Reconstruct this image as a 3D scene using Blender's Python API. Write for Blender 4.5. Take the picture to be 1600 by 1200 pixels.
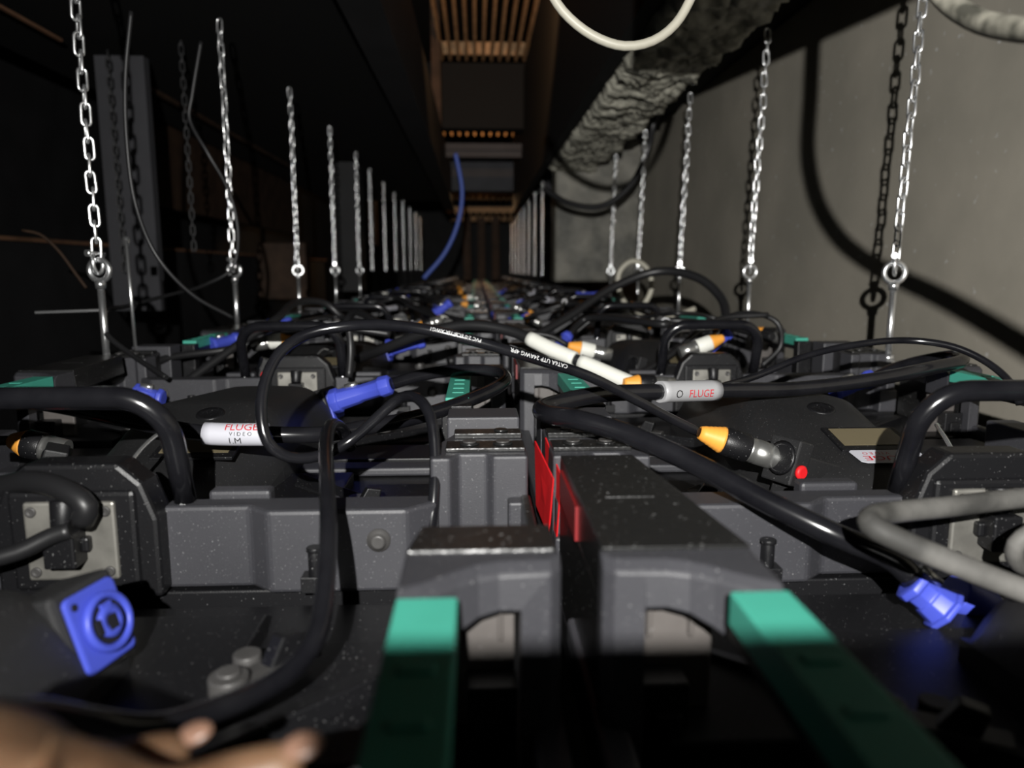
import bpy, bmesh, math, random
from mathutils import Vector, Matrix, noise
random.seed(7)
S = bpy.context.scene
C = S.collection
for o in list(bpy.data.objects): bpy.data.objects.remove(o)

# ---------------------------------------------------------------- camera
F = 1155.0
PITCH = math.radians(8.75); YAW = math.radians(2.72)
cam_d = bpy.data.cameras.new('camera'); cam = bpy.data.objects.new('camera', cam_d); C.objects.link(cam)
cam_d.sensor_width = 36; cam_d.lens = F/1600*36; cam_d.clip_start = 0.01; cam_d.clip_end = 60
cam.rotation_euler = (math.pi/2-PITCH, 0, -YAW)
cam_d.dof.use_dof = True; cam_d.dof.focus_distance = 0.55; cam_d.dof.aperture_fstop = 6.5
S.camera = cam
RM = cam.rotation_euler.to_matrix()
def ray(px, py): return RM @ Vector(((px-800)/F, (600-py)/F, -1))
def PY(px, py, Y): r = ray(px, py); return r*(Y/r.y)
def PX(px, py, X): r = ray(px, py); return r*(X/r.x)
def PZ(px, py, Z): r = ray(px, py); return r*(Z/r.z)

# ---------------------------------------------------------------- world, lights, exposure
w = bpy.data.worlds.new('world'); S.world = w; w.use_nodes = True
w.node_tree.nodes['Background'].inputs[0].default_value = (0.55, 0.6, 0.7, 1)
w.node_tree.nodes['Background'].inputs[1].default_value = 0.0015
L = Vector((-0.02, -0.2, 0.122))
ld = bpy.data.lights.new('torch', 'SPOT'); ld.energy = 66; ld.shadow_soft_size = 0.0035; ld.color = (1.0, 0.985, 0.95)
ld.spot_size = math.radians(155); ld.spot_blend = 1.0
ld.use_nodes = True; _nt = ld.node_tree; _fo = _nt.nodes.new('ShaderNodeLightFalloff'); _fo.inputs['Strength'].default_value = 1.0
_nt.links.new(_fo.outputs['Linear'], _nt.nodes['Emission'].inputs['Strength'])
lo = bpy.data.objects.new('torch', ld); lo.location = L; C.objects.link(lo)
lo.rotation_euler = (Vector((0.62, 1.6, 0.10))-L).to_track_quat('-Z', 'Y').to_euler()
wd = bpy.data.lights.new('slat_fill', 'SPOT'); wd.energy = 60; wd.color = (1.0, 0.55, 0.25); wd.spot_size = math.radians(75); wd.spot_blend = 0.4; wd.shadow_soft_size = 0.03  # unseen warm spot added to light the slats from below
wo = bpy.data.objects.new('slat_fill', wd); wo.location = (0.05, 2.3, 1.0); C.objects.link(wo)
wo.rotation_euler = (Vector((0.05, 3.6, 0.35))).to_track_quat('-Z', 'Y').to_euler()
fd = bpy.data.lights.new('far_slat_fill', 'POINT'); fd.energy = 14; fd.color = (1.0, 0.6, 0.3); fd.shadow_soft_size = 0.05  # added warm point, hidden behind the far beam to brighten the slats beyond
fo = bpy.data.objects.new('far_slat_fill', fd); fo.location = (0.05, 6.34, 0.68); C.objects.link(fo)
S.view_settings.view_transform = 'Standard'; S.view_settings.look = 'None'
S.view_settings.gamma = 1; S.view_settings.use_curve_mapping = False
S.view_settings.exposure = 0.0

# ---------------------------------------------------------------- materials
def mat(name, col, rough=0.5, metal=0.0, spec=0.5, speck=0.0, mott=0.0, bump=0.0, bscale=400, col2=None, mscale=8, coat=0.0, sscale=500):
    m = bpy.data.materials.new(name); m.use_nodes = True
    nt = m.node_tree; b = nt.nodes['Principled BSDF']
    b.inputs['Roughness'].default_value = rough; b.inputs['Metallic'].default_value = metal
    b.inputs['Specular IOR Level'].default_value = spec; b.inputs['Coat Weight'].default_value = coat
    tc = nt.nodes.new('ShaderNodeTexCoord')
    c4 = (*col, 1)
    n = nt.nodes.new('ShaderNodeTexNoise'); n.inputs['Scale'].default_value = mscale; n.inputs['Detail'].default_value = 6
    nt.links.new(tc.outputs['Object'], n.inputs['Vector'])
    r = nt.nodes.new('ShaderNodeValToRGB'); r.color_ramp.elements[0].position = 0.35; r.color_ramp.elements[1].position = 0.68
    k = 1-mott
    r.color_ramp.elements[0].color = (col[0]*k, col[1]*k, col[2]*k, 1)
    r.color_ramp.elements[1].color = (*(col2 or col), 1)
    nt.links.new(n.outputs['Fac'], r.inputs['Fac'])
    out = r.outputs['Color']
    if speck > 0:
        v = nt.nodes.new('ShaderNodeTexNoise'); v.inputs['Scale'].default_value = sscale; v.inputs['Detail'].default_value = 1
        nt.links.new(tc.outputs['Object'], v.inputs['Vector'])
        r2 = nt.nodes.new('ShaderNodeValToRGB'); r2.color_ramp.elements[0].position = 0.70; r2.color_ramp.elements[1].position = 0.80
        nt.links.new(v.outputs['Fac'], r2.inputs['Fac'])
        mx = nt.nodes.new('ShaderNodeMix'); mx.data_type = 'RGBA'
        mul = nt.nodes.new('ShaderNodeMath'); mul.operation = 'MULTIPLY'; mul.inputs[1].default_value = speck
        nt.links.new(r2.outputs['Color'], mul.inputs[0]); nt.links.new(mul.outputs[0], mx.inputs[0])
        nt.links.new(out, mx.inputs[6]); mx.inputs[7].default_value = (0.55, 0.55, 0.55, 1)
        out = mx.outputs[2]
    nt.links.new(out, b.inputs['Base Color'])
    if bump > 0:
        v = nt.nodes.new('ShaderNodeTexNoise'); v.inputs['Scale'].default_value = bscale; v.inputs['Detail'].default_value = 2
        nt.links.new(tc.outputs['Object'], v.inputs['Vector'])
        bp = nt.nodes.new('ShaderNodeBump'); bp.inputs['Strength'].default_value = bump; bp.inputs['Distance'].default_value = 0.001
        nt.links.new(v.outputs['Fac'], bp.inputs['Height']); nt.links.new(bp.outputs['Normal'], b.inputs['Normal'])
    return m
M = {}
M['die'] = mat('die_cast_grey', (0.038, 0.038, 0.044), 0.5, 0.0, 0.5, speck=0.35, bump=0.15, bscale=1800, mott=0.15, col2=(0.043, 0.043, 0.049), sscale=1100)
M['plastic'] = mat('black_plastic', (0.007, 0.007, 0.008), 0.40, 0, 0.38, speck=0.35, bump=0.12, bscale=1500, sscale=700)
M['box'] = mat('box_plastic', (0.015, 0.015, 0.016), 0.5, 0, 0.4, speck=0.2, bump=0.12, bscale=1800, mott=0.2, col2=(0.021, 0.021, 0.022), sscale=800)
M['plate_black'] = mat('gloss_black_plate', (0.012, 0.012, 0.012), 0.28, 0, 0.6, speck=0.5, bump=0.2)
M['cable'] = mat('black_rubber', (0.007, 0.007, 0.009), 0.2, 0, 0.55, mott=0.2, col2=(0.011, 0.011, 0.013), mscale=40)
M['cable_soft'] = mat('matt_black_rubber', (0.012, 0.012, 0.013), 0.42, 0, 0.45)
M['cable_dusty'] = mat('dusty_grey_rubber', (0.10, 0.098, 0.092), 0.65, 0, 0.3, mott=0.55, col2=(0.16, 0.155, 0.145), mscale=30)
M['conduit'] = mat('scuffed_cream_sheath', (0.20, 0.195, 0.16), 0.5, 0, 0.3, mott=0.7, col2=(0.42, 0.40, 0.33), mscale=60, speck=0.5, sscale=90)
M['cream'] = mat('cream_sheath', (0.42, 0.40, 0.33), 0.45, 0, 0.4, mott=0.2)
M['chrome'] = mat('zinc_plated_steel', (0.85, 0.86, 0.87), 0.26, 0.92, 0.5, mott=0.1, mscale=60)
M['steel'] = mat('brushed_steel', (0.32, 0.31, 0.28), 0.45, 0.6, 0.5, mott=0.4, mscale=50)
M['nickel'] = mat('nickel_shell', (0.6, 0.6, 0.58), 0.28, 0.9, 0.5)
M['latch'] = mat('grey_cast_latch', (0.085, 0.082, 0.08), 0.45, 0.2, 0.5, mott=0.4, mscale=60)
M['green'] = mat('green_rubber', (0.06, 0.36, 0.27), 0.5, 0, 0.35, mott=0.12, mscale=30)
M['blue'] = mat('blue_plastic', (0.055, 0.078, 0.47), 0.42, 0, 0.4)
M['darkhole'] = mat('socket_void', (0.004, 0.004, 0.008), 0.7)
M['orange'] = mat('amber_boot', (0.80, 0.34, 0.05), 0.5, 0, 0.4)
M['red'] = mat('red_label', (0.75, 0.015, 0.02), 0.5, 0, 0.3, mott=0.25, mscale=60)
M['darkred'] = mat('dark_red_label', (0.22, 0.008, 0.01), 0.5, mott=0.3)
M['web'] = mat('bare_web', (0.10, 0.09, 0.084), 0.55, mott=0.2, speck=0.3, mscale=60)
M['white'] = mat('white_sleeve', (0.72, 0.72, 0.66), 0.5, 0, 0.3)
M['greysleeve'] = mat('pale_grey_sleeve', (0.33, 0.33, 0.34), 0.4, 0, 0.5)
M['sticker'] = mat('white_sticker', (0.5, 0.5, 0.55), 0.4, 0, 0.4)
M['redink'] = mat('red_ink', (0.5, 0.02, 0.03), 0.5)
M['blackink'] = mat('black_ink', (0.02, 0.02, 0.02), 0.5)
M['whiteink'] = mat('white_ink', (0.6, 0.6, 0.6), 0.5)
M['screen'] = mat('lcd_glass', (0.15, 0.125, 0.075), 0.25, 0, 0.5)
M['wall'] = mat('painted_grey_wall', (0.30, 0.28, 0.235), 0.55, 0, 0.35, speck=0.55, mott=0.16, col2=(0.325, 0.298, 0.25), mscale=5, bump=0.25, bscale=60, sscale=55)
M['foam'] = mat('sprayed_foam', (0.46, 0.445, 0.37), 0.45, 0, 0.6, mott=0.5, mscale=40)
M['pillar'] = mat('rough_dark_plaster', (0.13, 0.128, 0.11), 0.6, 0, 0.4, mott=0.5, col2=(0.20, 0.19, 0.16), mscale=9)
M['black'] = mat('matt_black', (0.005, 0.005, 0.005), 0.8, 0, 0.2)
M['black2'] = mat('dark_charcoal_paint', (0.012, 0.012, 0.013), 0.7, 0, 0.3, mott=0.4, mscale=6)
M['wood'] = mat('raw_timber', (0.045, 0.026, 0.016), 0.7, 0, 0.2, mott=0.5, mscale=12)
M['wood_pale'] = mat('pale_timber_slat', (0.45, 0.27, 0.14), 0.7, 0, 0.2, mott=0.4, mscale=20)
M['wood_edge'] = mat('timber_edge', (0.16, 0.085, 0.05), 0.6, 0, 0.2, mott=0.4, mscale=15)
M['grey_post'] = mat('grey_board', (0.04, 0.04, 0.045), 0.7, 0, 0.3, mott=0.2)
M['skin'] = mat('skin', (0.14, 0.073, 0.038), 0.5, 0, 0.4, mott=0.45, col2=(0.20, 0.115, 0.065), mscale=30)
M['skin'].node_tree.nodes['Principled BSDF'].inputs['Subsurface Weight'].default_value = 0.1
M['nail'] = mat('nail', (0.17, 0.095, 0.065), 0.4)
M['bluecord'] = mat('blue_cord', (0.05, 0.09, 0.35), 0.5)

# ---------------------------------------------------------------- mesh helpers
class MB:
    def __init__(s): s.bm = bmesh.new()
    def box(s, x0, x1, y0, y1, z0, z1, mtx=None):
        vs = [s.bm.verts.new((x, y, z)) for z in (z0, z1) for y in (y0, y1) for x in (x0, x1)]
        for f in ((0,2,3,1),(4,5,7,6),(0,1,5,4),(2,6,7,3),(0,4,6,2),(1,3,7,5)): s.bm.faces.new([vs[i] for i in f])
        if mtx is not None:
            for v in vs: v.co = mtx @ v.co
        return s
    def hexa(s, bot, top):
        n = len(bot); a = [s.bm.verts.new(p) for p in bot]; b = [s.bm.verts.new(p) for p in top]
        s.bm.faces.new(a[::-1]); s.bm.faces.new(b)
        for i in range(n): s.bm.faces.new((a[i], a[(i+1) % n], b[(i+1) % n], b[i]))
        return s
    def prism(s, pts, d0, d1, axis='y', mtx=None):   # pts 2D: axis y -> (x,z); z -> (x,y); x -> (y,z)
        def mk(p, d):
            q = (p[0], d, p[1]) if axis == 'y' else (p[0], p[1], d) if axis == 'z' else (d, p[0], p[1])
            q = Vector(q); return mtx @ q if mtx is not None else q
        return s.hexa([mk(p, d0) for p in pts], [mk(p, d1) for p in pts])
    def cyl(s, p0, p1, r0, r1=None, n=16, caps=True):
        r1 = r0 if r1 is None else r1
        p0 = Vector(p0); p1 = Vector(p1); q = (p1-p0).to_track_quat('Z', 'Y').to_matrix()
        a = [s.bm.verts.new(p0+q @ Vector((r0*math.cos(t*2*math.pi/n), r0*math.sin(t*2*math.pi/n), 0))) for t in range(n)]
        b = [s.bm.verts.new(p1+q @ Vector((r1*math.cos(t*2*math.pi/n), r1*math.sin(t*2*math.pi/n), 0))) for t in range(n)]
        for i in range(n):
            f = s.bm.faces.new((a[i], a[(i+1) % n], b[(i+1) % n], b[i])); f.smooth = True
        if caps: s.bm.faces.new(a[::-1]); s.bm.faces.new(b)
        return s
    def tube(s, pts, r, n=12, closed=False, caps=True):
        N = len(pts); rings = []
        up = None
        for i in range(N):
            if closed: t = pts[(i+1) % N]-pts[i-1]
            else: t = pts[min(i+1, N-1)]-pts[max(i-1, 0)]
            t = t.normalized()
            if up is None:
                up = Vector((0, 0, 1)) if abs(t.z) < 0.9 else Vector((1, 0, 0))
            up = (up-t*up.dot(t)).normalized(); sd = t.cross(up)
            rr = r(i/(N-1)) if callable(r) else r
            rings.append([s.bm.verts.new(pts[i]+(up*math.cos(a)+sd*math.sin(a))*rr) for a in [k*2*math.pi/n for k in range(n)]])
        for i in range(N if closed else N-1):
            a = rings[i]; b = rings[(i+1) % N]
            for k in range(n):
                f = s.bm.faces.new((a[k], a[(k+1) % n], b[(k+1) % n], b[k])); f.smooth = True
        if not closed and caps: s.bm.faces.new(rings[0][::-1]); s.bm.faces.new(rings[-1])
        return s
    def lathe(s, prof, p0, axis, n=20):   # prof: list (dist along axis, radius)
        p0 = Vector(p0); q = Vector(axis).normalized().to_track_quat('Z', 'Y').to_matrix(); rings = []
        for (d, r) in prof: rings.append([s.bm.verts.new(p0+q @ Vector((r*math.cos(k*2*math.pi/n), r*math.sin(k*2*math.pi/n), d))) for k in range(n)])
        for a, b in zip(rings, rings[1:]):
            for k in range(n):
                f = s.bm.faces.new((a[k], a[(k+1) % n], b[(k+1) % n], b[k])); f.smooth = True
        s.bm.faces.new(rings[0][::-1]); s.bm.faces.new(rings[-1]); return s
    def build(s, name, m, parent=None, bev=0.0, shift=None, seg=2):
        bmesh.ops.recalc_face_normals(s.bm, faces=s.bm.faces[:])
        if shift is not None: bmesh.ops.translate(s.bm, vec=Vector(shift), verts=s.bm.verts[:])
        me = bpy.data.meshes.new(name); s.bm.to_mesh(me); s.bm.free()
        me.materials.append(M[m] if isinstance(m, str) else m)
        o = bpy.data.objects.new(name, me); C.objects.link(o)
        if parent: o.parent = parent
        if bev > 0:
            b = o.modifiers.new('bevel', 'BEVEL'); b.width = bev; b.segments = seg; b.limit_method = 'ANGLE'; b.angle_limit = math.radians(35)
        return o
def tag(o, label=None, cat=None, group=None, kind=None):
    if label: o['label'] = label
    if cat: o['category'] = cat
    if group: o['group'] = group
    if kind: o['kind'] = kind
    return o
def empty(name, loc, label=None, cat=None, group=None):
    o = bpy.data.objects.new(name, None); o.empty_display_size = 0.02; o.location = loc; C.objects.link(o); return tag(o, label, cat, group)
KIDS = {}
def copy_tree(o, parent=None):
    c = o.copy(); C.objects.link(c)
    for k in ('label',):
        pass
    if parent: c.parent = parent
    for ch in list(o.children): copy_tree(ch, c)
    return c
def spline(P, step=0.006):
    P = [Vector(p) for p in P]
    if len(P) == 2: return [P[0].lerp(P[1], i/8) for i in range(9)]
    Q = [P[0]*2-P[1]]+P+[P[-1]*2-P[-2]]; out = []
    for i in range(1, len(Q)-2):
        a, b, c, d = Q[i-1:i+3]
        n = max(3, min(40, int((c-b).length/step)))
        # centripetal catmull-rom
        t0 = 0; t1 = t0+max((b-a).length, 1e-6)**.5; t2 = t1+max((c-b).length, 1e-6)**.5; t3 = t2+max((d-c).length, 1e-6)**.5
        for k in range(n):
            t = t1+(t2-t1)*k/n
            A1 = a*((t1-t)/(t1-t0))+b*((t-t0)/(t1-t0)); A2 = b*((t2-t)/(t2-t1))+c*((t-t1)/(t2-t1)); A3 = c*((t3-t)/(t3-t2))+d*((t-t2)/(t3-t2))
            B1 = A1*((t2-t)/(t2-t0))+A2*((t-t0)/(t2-t0)); B2 = A2*((t3-t)/(t3-t1))+A3*((t-t1)/(t3-t1))
            out.append(B1*((t2-t)/(t2-t1))+B2*((t-t1)/(t2-t1)))
    out.append(P[-1]); return out
def pix(path): return [PY(a, b, c) for a, b, c in path]
def text_mesh(s, size):
    cu = bpy.data.curves.new('t', 'FONT'); cu.body = s; cu.size = size; cu.align_x = 'CENTER'; cu.align_y = 'CENTER'; cu.resolution_u = 2
    to = bpy.data.objects.new('t', cu); C.objects.link(to)
    dg = bpy.context.evaluated_depsgraph_get(); me = bpy.data.meshes.new_from_object(to.evaluated_get(dg))
    bpy.data.objects.remove(to); return me
def text_on(name, s, size, m, mtx, parent, bold=0.0):
    me = text_mesh(s, size); me.name = name; me.transform(mtx); me.materials.clear(); me.materials.append(M[m])
    o = bpy.data.objects.new(name, me); C.objects.link(o); o.parent = parent
    return o
def text_on_path(name, s, size, m, pts, r, s0, side, parent, sign=1):
    # wraps printed text onto a round cable: s0 = arc length of the centre, side = direction the print faces
    me = text_mesh(s, size)
    bt = bmesh.new(); bt.from_mesh(me); bmesh.ops.triangulate(bt, faces=bt.faces[:])
    bmesh.ops.subdivide_edges(bt, edges=[e for e in bt.edges if e.calc_length() > size*0.12], cuts=3, use_grid_fill=True); bt.to_mesh(me); bt.free()
    cum = [0]
    for a, b in zip(pts, pts[1:]): cum.append(cum[-1]+(b-a).length)
    for v in me.vertices:
        d = s0+sign*v.co.x; d = max(0, min(cum[-1]-1e-6, d)); i = 0
        while cum[i+1] < d: i += 1
        t = (pts[i+1]-pts[i]); f = (d-cum[i])/max(t.length, 1e-9); p = pts[i]+t*f
        j = min(i+2, len(pts)-1); k = max(i-1, 0); tn = (pts[j]-pts[k]).normalized()
        nrm = side-tn*side.dot(tn); nrm.normalize(); b = nrm.cross(tn)*sign
        a = v.co.y/r
        v.co = p+(nrm*math.cos(a)+b*math.sin(a))*(r+0.0003)
    me.materials.clear(); me.materials.append(M[m]); me.name = name
    o = bpy.data.objects.new(name, me); C.objects.link(o); o.parent = parent; return o
def struct(o): o['kind'] = 'structure'; return o

# ---------------------------------------------------------------- setting
WX = 0.747
b = MB(); b.box(WX, WX+0.08, -1.0, 3.45, -0.6, 1.6); struct(b.build('wall_right', 'wall'))
b = MB(); b.box(-1.75, -1.65, -1.0, 16, -0.6, 2.6); struct(b.build('wall_left', 'black2'))
b = MB(); b.box(-1.65, 1.4, 15.9, 16, -0.6, 2.6); struct(b.build('wall_far', 'black2'))
b = MB(); b.box(WX+0.6, WX+0.7, 3.53, 16, -0.6, 2.6); struct(b.build('wall_far_right', 'black2'))
b = MB(); b.box(-1.75, 1.5, -1.0, 16, 2.6, 2.7); struct(b.build('ceiling', 'black2'))
b = MB(); b.box(-1.75, 1.5, -1.0, 16, -0.66, -0.6); struct(b.build('floor', 'black'))

# wall end pillar with sprayed edge
def lumpy(x0, x1, y0, y1, z0, z1, res, amp, seed, jag=1.0):
    bm = bmesh.new()
    nx = max(2, int((x1-x0)/res)); ny = max(2, int((y1-y0)/res)); nz = max(2, int((z1-z0)/res))
    def grid(o, u, v, nu, nv):
        g = [[bm.verts.new(o+u*(i/nu)+v*(j/nv)) for j in range(nv+1)] for i in range(nu+1)]
        for i in range(nu):
            for j in range(nv): f = bm.faces.new((g[i][j], g[i+1][j], g[i+1][j+1], g[i][j+1])); f.smooth = True
    X = Vector((x1-x0, 0, 0)); Y = Vector((0, y1-y0, 0)); Z = Vector((0, 0, z1-z0)); O = Vector((x0, y0, z0))
    grid(O, X, Y, nx, ny); grid(O+Z, X, Y, nx, ny); grid(O, X, Z, nx, nz); grid(O+Y, X, Z, nx, nz); grid(O, Y, Z, ny, nz); grid(O+X, Y, Z, ny, nz)
    bmesh.ops.remove_doubles(bm, verts=bm.verts[:], dist=1e-5)
    bmesh.ops.recalc_face_normals(bm, faces=bm.faces[:]); bm.normal_update()
    for v in bm.verts:
        p = v.co*14+Vector((seed, 0, 0)); q = v.co*38+Vector((noise.noise(v.co*25)*1.5, seed, 0))
        d = 0.5*noise.noise(p)+0.9*(0.5-abs(noise.noise(q)))*jag+0.25*noise.noise(v.co*80)
        v.co = v.co+v.normal*d*amp
    return bm
bb = MB(); bb.bm.free(); bb.bm = lumpy(0.35, 0.52, 1.2, 3.5, 0.455, 0.60, 0.0075, 0.036, 3)
tag(bb.build('foam_covered_beam', 'foam'), 'long ceiling beam coated in lumpy sprayed foam along the grey wall', 'beam')
bb = MB(); bb.bm.free(); bb.bm = lumpy(0.36, 0.76, 3.42, 3.6, -0.05, 0.60, 0.012, 0.005, 9)
tag(bb.build('wall_pillar', 'pillar'), 'rough grey pillar at the far end of the grey wall', 'pillar')

# unseen board added overhead at right, shaped so its edge shades the upper wall
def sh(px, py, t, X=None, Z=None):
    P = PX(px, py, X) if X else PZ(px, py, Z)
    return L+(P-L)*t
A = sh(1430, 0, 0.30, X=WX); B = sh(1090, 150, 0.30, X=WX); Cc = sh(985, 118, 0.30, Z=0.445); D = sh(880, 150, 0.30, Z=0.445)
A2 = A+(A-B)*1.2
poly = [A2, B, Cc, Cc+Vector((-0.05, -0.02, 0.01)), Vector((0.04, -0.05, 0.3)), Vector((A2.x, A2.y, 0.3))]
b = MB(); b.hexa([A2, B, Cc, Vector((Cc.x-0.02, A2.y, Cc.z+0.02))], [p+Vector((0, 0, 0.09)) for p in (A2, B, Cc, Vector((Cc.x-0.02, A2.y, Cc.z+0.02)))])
tag(b.build('overhead_blocker', 'black'), 'unseen matt black board added overhead to shade the upper wall', 'light blocker')

# left soffit and centre opening edges
b = MB(); b.box(-1.15, -0.215, 0.75, 6.0, 0.54, 0.66); tag(b.build('left_soffit', 'black'), 'wide black soffit over the left-hand row of chains', 'soffit')
b = MB(); b.box(-0.205, -0.19, 0.9, 6.0, 0.47, 0.8); b.box(-0.24, -0.165, 0.9, 6.0, 0.465, 0.475)
tag(b.build('steel_joist', 'black2'), 'dark steel joist running away left of the opening', 'joist')
b = MB(); b.box(0.295, 0.328, 0.6, 6.0, 0.462, 1.2); tag(b.build('side_board', 'black'), 'black board upright beside the foam covered beam', 'board')
b = MB(); b.box(0.53, 0.74, 0.3, 3.4, 0.585, 0.61); tag(b.build('infill_board', 'black'), 'black infill board between foam beam and grey wall', 'board')
# slatted ceiling bays
def bay(y0, y1, x0, x1, z, n, label):
    r = empty('slatted_grid', ((x0+x1)/2, (y0+y1)/2, z), label, 'ceiling grid', 'slatted ceiling grids'); 
    for i in range(n):
        x = x0+(x1-x0)*(i+0.5)/n
        q = MB(); q.box(x-0.0085, x+0.0085, y0, y1, z, z+0.03)
        q.build('slat', 'wood_pale', r, shift=-r.location)
    for y in (y0, y1-0.03):
        q = MB(); q.box(x0, x1, y, y+0.03, z+0.03, z+0.1); q.build('cross_bar', 'wood_pale', r, shift=-r.location)
        q = MB(); q.box(x1-0.06, x1-0.03, y+0.005, y+0.03, z+0.1, 2.6); q.build('hanger', 'black2', r, shift=-r.location)
bay(2.9, 4.68, -0.22, 0.66, 1.24, 18, 'nearest slatted timber ceiling grid lit amber from below')
bay(5.6, 6.6, -0.3, 0.55, 1.14, 13, 'slatted timber ceiling grid beyond the first dark beam')
bay(7.6, 9.0, -0.3, 0.6, 0.80, 13, 'slatted timber ceiling grid beyond the grey cross beam')
bay(10.2, 12.0, -0.4, 0.6, 0.74, 11, 'farthest slatted timber ceiling grid, a faint amber strip')
b = MB(); b.box(-0.6, 0.7, 4.72, 4.86, 0.86, 1.24); tag(b.build('dark_cross_beam', 'black'), 'deep black cross beam behind the nearest slatted grid', 'beam')
b = MB(); b.box(-0.9, 0.7, 4.9, 5.0, 0.76, 0.80); b.box(-0.9, 0.7, 4.93, 4.97, 0.72, 0.76)
tag(b.build('grey_cross_rail', 'grey_post'), 'thin grey cross rail under the dark beam', 'rail')
b = MB(); b.box(-0.2, 0.7, 6.0, 6.2, 0.62, 0.86); tag(b.build('far_cross_beam', 'grey_post'), 'grey cross beam deep in the tunnel', 'beam')
b = MB(); b.box(-0.24, -0.19, 4.3, 4.4, 0.5, 1.6); tag(b.build('grid_hanger', 'wood'), 'upright timber hanger at left edge of the slatted grid', 'hanger')
# left side timber
e = empty('timber_framing', (-1.2, 1.5, 0.0), 'dark timber framing along the left side of the tunnel', 'framing')
def part(name, m, par, x0, x1, y0, y1, z0, z1, bev=0):
    q = MB(); q.box(x0, x1, y0, y1, z0, z1); o = q.build(name, m, par, bev, shift=(-par.location if par else None)); return o
part('lower_rail', 'wood_edge', e, -1.24, -1.18, 0.3, 6.0, 0.075, 0.085)
part('board', 'black2', e, -1.24, -1.2, 0.3, 6.0, -0.3, 0.075)
part('upper_rail', 'wood_edge', e, -0.93, -0.922, 0.5, 1.8, 0.506, 0.512)
part('upper_rail_continuation', 'wood', e, -0.93, -0.918, 2.05, 3.9, 0.504, 0.516)
part('plywood_panel', 'wood', e, -1.24, -1.2, 2.95, 5.2, 0.24, 1.6)
part('stud', 'wood', e, -0.86, -0.80, 6.1, 6.15, 0.2, 0.9)
b = MB(); b.box(-0.905, -0.79, 1.9, 1.93, -0.1, 0.505); tag(b.build('grey_upright', 'grey_post'), 'dark grey upright board behind the nearest left chain', 'upright')
b = MB(); b.box(-0.66, -0.55, 3.6, 3.75, -0.1, 0.5); tag(b.build('dark_post', 'black2'), 'charcoal post behind the fifth left chain', 'post')
b = MB(); b.box(-1.15, -0.9, 4.0, 4.1, -0.15, 0.14); tag(b.build('timber_block', 'wood'), 'dark timber block on the left ledge', 'block')

for (xx, yy, lab) in ((-0.16, 9.4, 'faint brown upright board far down the tunnel, left'), (0.02, 9.6, 'faint brown upright board far down the tunnel, centre'), (0.20, 9.5, 'faint brown upright board far down the tunnel, right')):
    b = MB(); b.box(xx, xx+0.09, yy, yy+0.03, -0.12, 0.66); tag(b.build('far_upright', 'wood'), lab, 'upright')
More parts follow.
